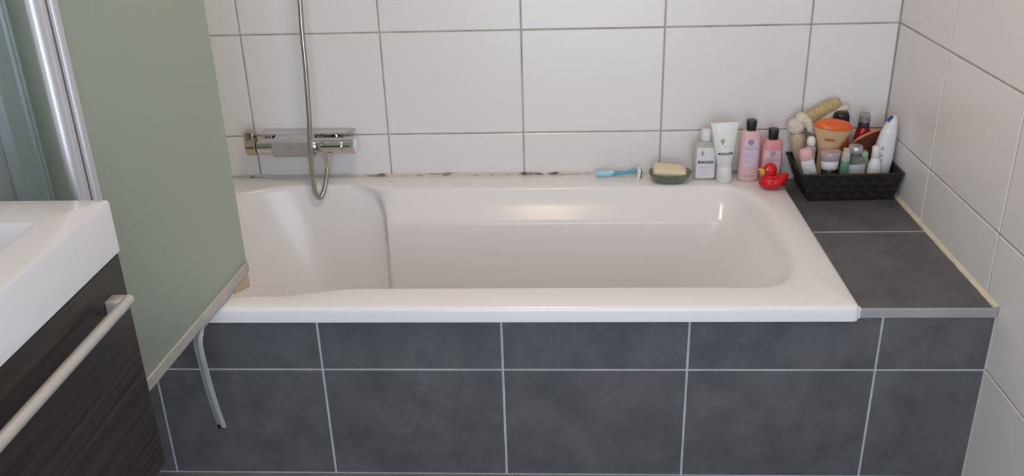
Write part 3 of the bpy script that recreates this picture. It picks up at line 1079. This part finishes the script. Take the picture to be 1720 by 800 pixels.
# two pink bottles with black caps
def pink_bottle(name, label, loc, h, m, lm, z0, z1, zlogo, logo_m, bottom, lw=(-0.0195, 0.0185)):
    t = thing(name, label, 'bottle', loc, group='bath bottles on the rim')
    n = 2.8
    obj('body', loft([(0, 0.026, 0.017), (0.003, 0.0292, 0.0195), (0.010, 0.0297, 0.020), (h * 0.5, 0.0290, 0.020), (h - 0.010, 0.0277, 0.0195), (h - 0.003, 0.0250, 0.018), (h, 0.020, 0.015), (h + 0.0005, 0.011, 0.011)], 40, n), M[m], t, 50)
    obj('cap', loft([(h - 0.0005, 0.0122, 0.0115), (h + 0.001, 0.0128, 0.0122), (h + 0.028, 0.0140, 0.0132), (h + 0.0300, 0.0132, 0.0125)], 32, 3.0), M['black'], t, 50)

    def s(x, z):
        k = 0.0297 + (0.0277 - 0.0297) * max(0, min(1, (z - 0.01) / (h - 0.02)))
        return front_y(x, k, 0.0201, n)
    bm = bmesh.new(); add_patch(bm, s, lw[0], lw[1], z0, z1, 0.0004); lab = obj('label', bm, M[lm], t, 60)
    bm = bmesh.new(); add_print(bm, *ring_print(0.0040, 0.0076), s, -0.001, zlogo, 0.0009)
    for k in range(6):
        a = k * math.pi / 3
        v, f = leaf_print(0.0008, 0.0018)
        v = [(x * math.cos(a) - z * math.sin(a) - 0.0035 * math.sin(a) * 0, x * math.sin(a) + z * math.cos(a)) for x, z in v]
        add_print(bm, v, f, s, -0.001 + 0.0015 * math.cos(a), zlogo + 0.0015 * math.sin(a), 0.0010)
    obj('emblem', bm, M[logo_m], lab)
    bm = bmesh.new()
    add_print(bm, *text_verts('LUMINOUS', 0.0046), s, -0.001, zlogo - 0.0125, 0.0009)
    add_print(bm, *text_verts('COLOUR', 0.0078, 1.12), s, -0.001, zlogo - 0.0195, 0.0009)
    obj('lettering', bm, M['grey_print'], lab)
    zz = zlogo - 0.033
    print_lines(lab, s, [(q, -0.017, R.uniform(0.0, 0.012)) for q in (zz, zz - 0.0045, zz - 0.009) if q > z0 + 0.004], 'violet_print', 0.0012)
    print_lines(lab, s, [(q, -0.017, R.uniform(-0.006, 0.006)) for q in (zz - 0.017, zz - 0.021, zz - 0.025, zz - 0.029) if q > z0 + 0.004], 'violet_print', 0.0007)
    if bottom:
        bm = bmesh.new(); add_print(bm, *text_verts('maria nila', 0.0068, 1.0), s, -0.002, 0.0175, 0.0009)
        obj('lettering', bm, M['mauve_print'], t)
    return t


pink_bottle('shampoo_bottle', 'tall pale pink bottle with black cap, right of the white tube', (-0.3935, -0.068, ZR + 0.0004), 0.1480, 'pink', 'lilac_label', 0.044, 0.126, 0.118, 'mauve_print', True)
pink_bottle('shampoo_bottle', 'shorter coral pink bottle with black cap behind the red duck', (-0.3320, -0.075, ZR + 0.0004), 0.1235, 'coral', 'pink_label', 0.012, 0.094, 0.086, 'blue_grey_print', False, (-0.0240, 0.0225))

# rubber duck
dk = thing('rubber_duck', 'red rubber duck with yellow beak on the tub corner', 'rubber duck', (-0.3405, -0.142, ZR + 0.0004), (0, 0, math.radians(6)))
bm = bmesh.new()
add_ellipsoid(bm, (0.000, 0, 0.0205), (0.0375, 0.029, 0.0215))
add_ellipsoid(bm, (0.026, 0, 0.0275), (0.019, 0.018, 0.0150), rot=Matrix.Rotation(math.radians(-35), 4, 'Y'))
add_ellipsoid(bm, (0.0375, 0, 0.0370), (0.0090, 0.009, 0.0085))
add_ellipsoid(bm, (-0.0080, 0, 0.0375), (0.0145, 0.0145, 0.015))
add_ellipsoid(bm, (-0.0085, 0, 0.0560), (0.0195, 0.0190, 0.0195))
add_ellipsoid(bm, (0.008, -0.025, 0.026), (0.020, 0.008, 0.011), rot=Matrix.Rotation(math.radians(-12), 4, 'Y'))
add_ellipsoid(bm, (0.008, 0.025, 0.026), (0.020, 0.008, 0.011), rot=Matrix.Rotation(math.radians(-12), 4, 'Y'))
for v in bm.verts:
    v.co.z = max(v.co.z, 0.0)
me = baked(bm, [('REMESH', dict(mode='VOXEL', voxel_size=0.0016)), ('SMOOTH', dict(iterations=6, factor=0.6))])
me.materials.clear(); me.materials.append(M['duck'])
me.name = 'body'
obj('body', me, None, dk)
bm = bmesh.new()
add_ellipsoid(bm, (-0.0300, 0, 0.0555), (0.0115, 0.0100, 0.0042), rot=Matrix.Rotation(math.radians(14), 4, 'Y'))
add_ellipsoid(bm, (-0.0285, 0, 0.0495), (0.0095, 0.0085, 0.0034), rot=Matrix.Rotation(math.radians(-8), 4, 'Y'))
obj('beak', bm, M['beak'], dk, 70)
for sgn in (-1, 1):
    bm = bmesh.new()
    add_ellipsoid(bm, (-0.0205, sgn * 0.0135, 0.0612), (0.0028, 0.0024, 0.0032), 12, 8)
    e_ = obj('eye', bm, M['eye'], dk, 70)
    bm = bmesh.new()
    add_ellipsoid(bm, (-0.0218, sgn * 0.0153, 0.0612), (0.0013, 0.0011, 0.0016), 10, 6)
    obj('pupil', bm, M['black'], e_, 70)

# ------------------------------------------------------------------ woven basket
ZK = ZL + 0.0005
bk = thing('basket', 'black-brown woven basket of toiletries on the tiled ledge', 'basket', (-0.135, -0.112, ZK))
B0 = [(-0.247, -0.186), (-0.016, -0.180), (-0.016, -0.045), (-0.247, -0.045)]      # bottom corners, front left first
T0 = [(-0.276, -0.209), (-0.006, -0.204), (-0.006, -0.022), (-0.276, -0.022)]      # top corners
ZH = 0.083


def wall_pt(k, s, v, out):
    a0, a1 = Vector((*B0[k], 0)), Vector((*B0[(k + 1) % 4], 0))
    c0_, c1_ = Vector((*T0[k], 0)), Vector((*T0[(k + 1) % 4], 0))
    p = (a0.lerp(a1, s)).lerp(c0_.lerp(c1_, s), v)
    d = (a1 - a0).normalized()
    nrm = Vector((d.y, -d.x, 0))
    p = p + nrm * out
    p.z = ZK + 0.001 + v * ZH
    return p


def ribbon(pts_in, pts_out):
    """strap with two edges on each side: lists of (edge a, edge b)"""
    bm = bmesh.new()
    A = [(bm.verts.new(a), bm.verts.new(b)) for a, b in pts_in]
    Bv = [(bm.verts.new(a), bm.verts.new(b)) for a, b in pts_out]
    for i in range(len(A) - 1):
        bm.faces.new((A[i][0], A[i + 1][0], A[i + 1][1], A[i][1]))
        bm.faces.new((Bv[i][0], Bv[i][1], Bv[i + 1][1], Bv[i + 1][0]))
        bm.faces.new((A[i][0], Bv[i][0], Bv[i + 1][0], A[i + 1][0]))
        bm.faces.new((A[i][1], A[i + 1][1], Bv[i + 1][1], Bv[i][1]))
    for i in (0, -1):
        bm.faces.new((A[i][0], A[i][1], Bv[i][1], Bv[i][0]))
    return bm


bands = 4
for k in range(4):
    nv = 13 if k % 2 == 0 else 8
    for r in range(bands):
        pi_, po_ = [], []
        for j in range(nv * 2 + 1):
            s = j / (nv * 2)
            out = (0.0016 if ((j // 2 + r) % 2 == 0) else -0.0016) if j % 2 == 1 else 0.0
            v0, v1 = (r + 0.04) / bands, (r + 0.96) / bands
            pi_.append((wall_pt(k, s, v0, out - 0.0008), wall_pt(k, s, v1, out - 0.0008)))
            po_.append((wall_pt(k, s, v0, out + 0.0008), wall_pt(k, s, v1, out + 0.0008)))
        obj('weave_band', ribbon(pi_, po_), M['weave'], bk, world=True)
    for c in range(nv):
        pi_, po_ = [], []
        for j in range(bands * 2 + 1):
            v = j / (bands * 2)
            out = (-0.0018 if ((c + j // 2) % 2 == 0) else 0.0018) if j % 2 == 1 else 0.0
            s0, s1_ = (c + 0.06) / nv, (c + 0.94) / nv
            pi_.append((wall_pt(k, s0, v, out - 0.0008), wall_pt(k, s1_, v, out - 0.0008)))
            po_.append((wall_pt(k, s0, v, out + 0.0008), wall_pt(k, s1_, v, out + 0.0008)))
        obj('weave_strap', ribbon(pi_, po_), M['weave'], bk, world=True)
bm = bmesh.new()
vs = [bm.verts.new((x, y, z)) for z in (ZK, ZK + 0.003) for x, y in B0]
for f in ((0, 1, 2, 3), (4, 5, 6, 7), (0, 1, 5, 4), (1, 2, 6, 5), (2, 3, 7, 6), (3, 0, 4, 7)):
    bm.faces.new([vs[i] for i in f])
obj('base', bm, M['weave'], bk, world=True)
bm = bmesh.new()
for k in range(4):
    a, b = wall_pt(k, 0, 1, 0), wall_pt(k, 1, 1, 0)
    add_tube(bm, [a, a.lerp(b, 0.5), b], 0.0036, 8)
obj('rim', bm, M['weave'], bk, 60, world=True)

# ------------------------------------------------------------------ things in the basket
ZI = ZK + 0.0050
GB = 'toiletries in the basket'


def tilt(dx, dy, h):
    """rotation leaning the top of a thing of height h by dx, dy"""
    return (-math.atan2(dy, h), math.atan2(dx, h), 0)


# rose-capped white tube, front left
t = thing('cream_tube', 'small white tube with rose pink cap at the left front of the basket', 'tube', (-0.2240, -0.150, ZI + 0.004), tilt(-0.038, 0.0, 0.135), GB)
obj('body', loft([(0, 0.0190, 0.012), (0.03, 0.0195, 0.013), (0.104, 0.0180, 0.0155), (0.108, 0.0165, 0.015)], 32), M['white'], t, 50)
obj('cap', loft([(0.1065, 0.0186, 0.0165), (0.108, 0.0192, 0.0170), (0.128, 0.0185, 0.0165), (0.134, 0.0160, 0.0145), (0.136, 0.011, 0.010)], 32), M['pink_cap'], t, 50)
sf = lambda x, z: front_y(x, 0.0188, 0.0145, 2.0)
bm = bmesh.new()
for (cx, cz, w, h_, a) in ((0.004, 0.066, 0.0035, 0.012, 0.7), (0.010, 0.058, 0.0035, 0.012, -0.5), (-0.003, 0.055, 0.003, 0.010, 1.3)):
    v, f = leaf_print(w, h_)
    v = [(x * math.cos(a) - z * math.sin(a), x * math.sin(a) + z * math.cos(a)) for x, z in v]
    add_print(bm, v, f, sf, cx, cz, 0.0014)
obj('leaf_print', bm, M['leaf_print'], t)
print_lines(t, sf, [(0.094, -0.012, 0.006), (0.089, -0.012, 0.010), (0.083, -0.012, 0.008), (0.076, -0.012, 0.004)], 'leaf_print', 0.0016)

# squat bottle with mauve clear top
t = thing('spray_bottle', 'small bottle with clear mauve top, white band and black base below the orange-lidded tub', 'bottle', (-0.1865, -0.1490, ZI), tilt(-0.004, 0, 0.13), GB)
obj('base', loft([(0, 0.0185, 0.0165), (0.002, 0.0205, 0.0180), (0.078, 0.0210, 0.0185), (0.0785, 0.0205, 0.018)], 36), M['black'], t, 50)
obj('body', loft([(0.0785, 0.0222, 0.0195), (0.079, 0.0226, 0.020), (0.102, 0.0245, 0.0205), (0.1025, 0.024, 0.020)], 36), M['label'], t, 50)
obj('cap', loft([(0.1025, 0.0252, 0.0205), (0.103, 0.0260, 0.021), (0.126, 0.0292, 0.0215), (0.1275, 0.0280, 0.0205)], 36), M['mauve_clear'], t, 50)

# tub with a domed orange lid
t = thing('hair_cream_bottle', 'cream tapered bottle with a wide domed orange lid, tilted in the basket', 'bottle', (-0.1960, -0.0940, ZI), (math.radians(5), math.radians(5), 0), GB)
nn = 2.2
prof = [(0, 0.019, 0.013), (0.004, 0.0205, 0.0145), (0.09, 0.0235, 0.0165), (0.118, 0.028, 0.019), (0.150, 0.0400, 0.0225), (0.176, 0.0495, 0.0255), (0.182, 0.0505, 0.0260), (0.184, 0.0495, 0.0255)]
obj('body', loft(prof, 44, nn), M['cream'], t, 50)
lid = []
for i in range(9):
    a = i / 8 * math.pi / 2
    lid.append((0.1870 + 0.0195 * math.sin(a), max(0.004, 0.0515 * math.cos(a) ** 0.72), max(0.003, 0.0285 * math.cos(a) ** 0.72)))
obj('lid', loft([(0.1838, 0.0495, 0.0265), (0.1845, 0.0515, 0.0285)] + lid, 44, nn), M['orange'], t, 50)
so = lambda x, z: front_y(x, 0.028 + (0.0400 - 0.028) * max(0, (z - 0.118) / 0.032), 0.019 + 0.0035 * max(0, (z - 0.118) / 0.032), nn)
bm = bmesh.new()
x = -0.022
for w in (0.0036, 0.0028, 0.0040, 0.0026, 0.0038, 0.0030, 0.0036):
    hh = R.uniform(0.0050, 0.0078)
    add_print(bm, [(0, -hh / 2), (w, -hh / 2), (w, hh / 2), (0, hh / 2)], [(0, 1, 2, 3)], so, x, 0.1560 - (x + 0.022) * 0.05, 0.0016)
    x += w + 0.0007
obj('small_print', bm, M['rust_print'], t)

# little rose bottle with white cap, behind
t = thing('lotion_bottle', 'little rose bottle with white cap behind the pink-capped tube', 'bottle', (-0.2310, -0.1130, ZI), (0, math.radians(-2), 0), GB)
obj('body', loft([(0, 0.013, 0.013), (0.002, 0.014, 0.014), (0.128, 0.0135, 0.0135), (0.134, 0.009, 0.009)], 28), M['mauve_clear'], t, 50)
obj('cap', loft([(0.134, 0.0105, 0.0105), (0.137, 0.0120, 0.0120), (0.152, 0.0110, 0.0110), (0.158, 0.0070, 0.007)], 24), M['white'], t, 50)

# green bottle with putty cap
t = thing('serum_bottle', 'slim green bottle with putty coloured cap beside the clear jar', 'bottle', (-0.1560, -0.1640, ZI), tilt(0.004, 0, 0.14), GB)
obj('body', loft([(0, 0.0105, 0.0105), (0.002, 0.0115, 0.0115), (0.100, 0.0115, 0.0115), (0.105, 0.0105, 0.0105)], 28, 2.6), M['green_liquid'], t, 50)
obj('cap', loft([(0.105, 0.0112, 0.0112), (0.106, 0.0118, 0.0118), (0.126, 0.0112, 0.0112), (0.127, 0.0090, 0.009), (0.139, 0.0088, 0.0088), (0.140, 0.007, 0.007)], 28, 2.4), M['putty'], t, 50)

# clear jar with silver lid
t = thing('glass_jar', 'round clear jar with a silvery lid at the middle front of the basket', 'jar', (-0.1180, -0.1410, ZI), tilt(-0.004, 0, 0.14), GB)
obj('body', loft([(0, 0.026, 0.019), (0.003, 0.029, 0.021), (0.093, 0.0300, 0.0215), (0.102, 0.0260, 0.0203), (0.112, 0.0185, 0.0180), (0.122, 0.0172, 0.0172)], 36), M['jar_glass'], t, 50)
obj('lid', loft([(0.1215, 0.0190, 0.0190), (0.1225, 0.0200, 0.0200), (0.1370, 0.0195, 0.0195), (0.1395, 0.0180, 0.0180)], 36), M['silver_lid'], t, 50)
bm = bmesh.new()
sj = lambda x, z: front_y(x, 0.0302, 0.0217, 2.0)
add_patch(bm, sj, -0.0270, 0.0270, 0.020, 0.092, 0.0006)
obj('label', bm, M['jar_label'], t, 60)

# pale green round pot, behind
t = thing('cream_pot', 'pale green round-shouldered pot half hidden between jar and white bottles', 'pot', (-0.0900, -0.1090, ZI), (0, 0, 0), GB)
obj('body', loft([(0, 0.016, 0.014), (0.003, 0.018, 0.016), (0.070, 0.0195, 0.017), (0.088, 0.0185, 0.0165), (0.096, 0.015, 0.014)], 28), M['pale_green'], t, 50)
obj('lid', loft([(0.096, 0.0160, 0.0150), (0.108, 0.0155, 0.0145), (0.113, 0.012, 0.011)], 28), M['pale_green'], t, 50)

# small white bottle with cap
t = thing('pump_bottle', 'small white bottle with a narrow white cap at the right front of the basket', 'bottle', (-0.0640, -0.1500, ZI), tilt(-0.006, 0, 0.14), GB)
obj('body', loft([(0, 0.0175, 0.0135), (0.002, 0.0190, 0.015), (0.070, 0.0190, 0.015), (0.090, 0.0170, 0.0145), (0.102, 0.0125, 0.012), (0.108, 0.0098, 0.0098)], 32), M['white'], t, 50)
obj('cap', loft([(0.108, 0.0102, 0.0102), (0.109, 0.0108, 0.0108), (0.138, 0.0100, 0.0100), (0.141, 0.008, 0.008)], 28), M['white'], t, 50)
sp_ = lambda x, z: front_y(x, 0.019, 0.015, 2.0)
print_lines(t, sp_, [(0.066, -0.014, -0.003), (0.058, -0.014, 0.0), (0.052, -0.013, -0.002), (0.046, -0.013, 0.002)], 'grey_print', 0.0009)

# tall white bottle with blue tip, right
t = thing('lotion_bottle', 'tall curved white bottle with a blue tip leaning at the right of the basket', 'bottle', (-0.0430, -0.1170, ZI), (math.radians(0), math.radians(2.5), 0), GB)
obj('body', loft([(0, 0.0215, 0.0165), (0.003, 0.0240, 0.0180), (0.05, 0.0265, 0.0195, 0.0005), (0.10, 0.0280, 0.0195, 0.001), (0.14, 0.0250, 0.0185, 0.0030), (0.17, 0.0215, 0.017, 0.0055)], 36, 2.3), M['white'], t, 50)
obj('cap', loft([(0.170, 0.0212, 0.0167, 0.0055), (0.1705, 0.0208, 0.0164, 0.0056), (0.190, 0.0170, 0.0145, 0.0078), (0.205, 0.0125, 0.012, 0.0100), (0.214, 0.0080, 0.008, 0.0115), (0.217, 0.0035, 0.0035, 0.012)], 36, 2.2), M['white'], t, 50)
bm = bmesh.new()
add_tube(bm, spline([(-0.0075, -0.010, 0.2035), (-0.0010, -0.009, 0.2120), (0.0065, -0.0065, 0.2165)], 4), [0.0035, 0.0042, 0.0045, 0.0046, 0.0046, 0.0046, 0.0042, 0.0036, 0.002], 12)
o = obj('tip', bm, M['blue'], t, 60)
o['label'] = 'blue tip'
sw = lambda x, z: front_y(x - 0.001, 0.0270, 0.0197, 2.3)
bm = bmesh.new()
for cz, hh in ((0.128, 0.010), (0.108, 0.008), (0.092, 0.012), (0.062, 0.010), (0.050, 0.006)):
    for k in range(3):
        add_print(bm, [(0, -hh / 2), (0.0013, -hh / 2), (0.0013, hh / 2), (0, hh / 2)], [(0, 1, 2, 3)], sw, -0.0130 + 0.0026 * k, cz, 0.0008)
obj('small_print', bm, M['blue_grey_print'], t)

# orange bottle with black ribbed cap, back
t = thing('sun_oil_bottle', 'orange bottle with a ribbed black cap behind the cream tub', 'bottle', (-0.1290, -0.0640, ZI), tilt(-0.018, 0, 0.2), GB)
obj('body', loft([(0, 0.019, 0.013), (0.003, 0.0205, 0.0145), (0.138, 0.0215, 0.0150), (0.163, 0.0205, 0.0145), (0.175, 0.014, 0.0125), (0.181, 0.013, 0.012)], 32, 2.2), M['orange_body'], t, 50)
bm = bmesh.new()
prof = []
add_loft(bm, [(0.179, 0.0195, 0.0165), (0.181, 0.0210, 0.0180), (0.205, 0.0210, 0.0180), (0.212, 0.0190, 0.0160), (0.214, 0.0150, 0.0120)], 32)
for k in range(18):
    a = 2 * math.pi * k / 18
    cxx, cyy = 0.0210 * math.cos(a), 0.0180 * math.sin(a)
    add_tube(bm, [(cxx, cyy, 0.182), (cxx, cyy, 0.204)], 0.0009, 6)
obj('cap', bm, M['black'], t, 50)

# wine red bottle with smoke cap under a clear overcap
t = thing('perfume_bottle', 'glossy wine red bottle with dark pump and clear overcap at the back', 'bottle', (-0.0820, -0.0640, ZI), (0, 0, 0), GB)
obj('body', loft([(0, 0.020, 0.014), (0.003, 0.022, 0.0155), (0.10, 0.0235, 0.0165), (0.135, 0.0230, 0.0165), (0.158, 0.0190, 0.016), (0.168, 0.0150, 0.0145)], 36, 2.2), M['red'], t, 50)
obj('pump', loft([(0.168, 0.0150, 0.0150), (0.169, 0.0156, 0.0156), (0.185, 0.0148, 0.0148), (0.197, 0.0130, 0.0130), (0.199, 0.010, 0.010)], 32), M['smoke'], t, 50)
obj('overcap', loft([(0.185, 0.0158, 0.0158), (0.204, 0.0140, 0.0140), (0.209, 0.0115, 0.0115), (0.2095, 0.005, 0.005)], 32), M['clear_plastic'], t, 50)

# dark red-brown pouch with a copper edge
t = thing('toiletry_pouch', 'dark red-brown folded pouch with a copper edge behind the clear jar', 'pouch', (-0.078, -0.0845, ZI), (math.radians(2), 0, 0), GB)
out = [(-0.047, 0.100), (-0.043, 0.120), (-0.030, 0.137), (-0.008, 0.152), (0.015, 0.163), (0.034, 0.168), (0.038, 0.158), (0.038, 0.110), (0.036, 0.004), (-0.036, 0.004)]
bm = bmesh.new()
for yy in (-0.004, 0.004):
    pass
f0 = [bm.verts.new((x, -0.0045, z)) for x, z in out]
f1 = [bm.verts.new((x, 0.0045, z)) for x, z in out]
bm.faces.new(f0); bm.faces.new(f1)
for i in range(len(out)):
    j = (i + 1) % len(out)
    bm.faces.new((f0[i], f0[j], f1[j], f1[i]))
obj('body', bm, M['pouch'], t)
bm = bmesh.new()
add_tube(bm, spline([(x, -0.001, z) for x, z in out[:7]], 5), 0.0042, 10)
obj('edge', bm, M['pouch_edge'], t, 60)


# loofah back strap folded over the left back corner
def fuzzy(bm, amp, fr):
    for v in bm.verts:
        nz = mnoise.noise_vector(v.co * fr)
        v.co += nz * amp
    return bm


t = thing('loofah_strap', 'folded tan loofah back strap with cream terry at the left back of the basket', 'bath sponge', (-0.245, -0.055, ZI), (0, 0, 0), GB)
base = Vector((-0.245, -0.055, ZI))


def wp(x, y, z):
    return Vector((x, y, z)) - base


ang = -math.atan2(0.066, 0.118)
bm = bmesh.new()
a, b = wp(-0.258, -0.042, 0.324), wp(-0.143, -0.023, 0.388)
pts = [a.lerp(b, i / 12) for i in range(13)]
add_tube(bm, pts, [0.010, 0.018, 0.021] + [0.0215] * 7 + [0.0205, 0.0175, 0.009], 24, flat=(0.75, 1.0))
o = obj('loofah_pad', fuzzy(bm, 0.0022, 90), M['loofah'], t, 70)
bm = bmesh.new()
a, b = wp(-0.222, -0.050, 0.318), wp(-0.116, -0.028, 0.376)
pts = [a.lerp(b, i / 12) for i in range(13)]
add_tube(bm, pts, [0.007, 0.011, 0.012] + [0.0125] * 7 + [0.0120, 0.010, 0.006], 18, flat=(0.9, 1.0))
obj('terry_edge', fuzzy(bm, 0.0018, 110), M['terry'], t, 70)
bm = bmesh.new()
add_ellipsoid(bm, wp(-0.266, -0.052, 0.325), (0.025, 0.022, 0.025), 28, 20)
add_ellipsoid(bm, wp(-0.252, -0.056, 0.347), (0.020, 0.018, 0.020), 28, 20)
add_ellipsoid(bm, wp(-0.230, -0.066, 0.328), (0.012, 0.013, 0.032), 24, 18, rot=Matrix.Rotation(math.radians(-28), 4, 'Y'))
me = baked(bm, [('REMESH', dict(mode='VOXEL', voxel_size=0.002)), ('SMOOTH', dict(iterations=8, factor=0.5))])
for v in me.vertices:
    v.co += mnoise.noise_vector(v.co * 60) * 0.0022 + mnoise.noise_vector(v.co * 300) * 0.0007
me.materials.clear(); me.materials.append(M['terry']); me.name = 'terry_band'
obj('terry_band', me, None, t)
bm = bmesh.new()
add_loft(bm, [(0.010, 0.006, 0.005), (0.016, 0.012, 0.011), (0.040, 0.0150, 0.0140), (0.070, 0.0170, 0.0150, -0.004), (0.095, 0.0205, 0.017, -0.010), (0.125, 0.0225, 0.018, -0.0175), (0.146, 0.0215, 0.0175, -0.0205), (0.155, 0.015, 0.013, -0.021)], 28)
for v in bm.verts:
    v.co.x += 0.007
    v.co.z -= 0.005
obj('loofah_pad', fuzzy(bm, 0.0018, 100), M['loofah_pale'], t, 70)
# crumpled clear sachet beside it
bm = bmesh.new()
add_loft(bm, [(0, 0.010, 0.006), (0.02, 0.0135, 0.008), (0.075, 0.0140, 0.008), (0.105, 0.0120, 0.005, -0.006), (0.112, 0.0115, 0.0015, -0.008)], 20)
o = tag(obj('sachet', fuzzy(bm, 0.0022, 120), M['clear_plastic'], None, 70), 'crumpled clear sachet inside the left wall of the basket', 'sachet', GB)
o.location = (-0.2300, -0.0800, ZI + 0.001)

# ------------------------------------------------------------------ lift everything so that the floor is at z = 0
for o in list(COL.objects):
    if o.parent is None and o.type in ('MESH', 'EMPTY'):
        o.location.z += LIFT
bpy.context.view_layer.update()
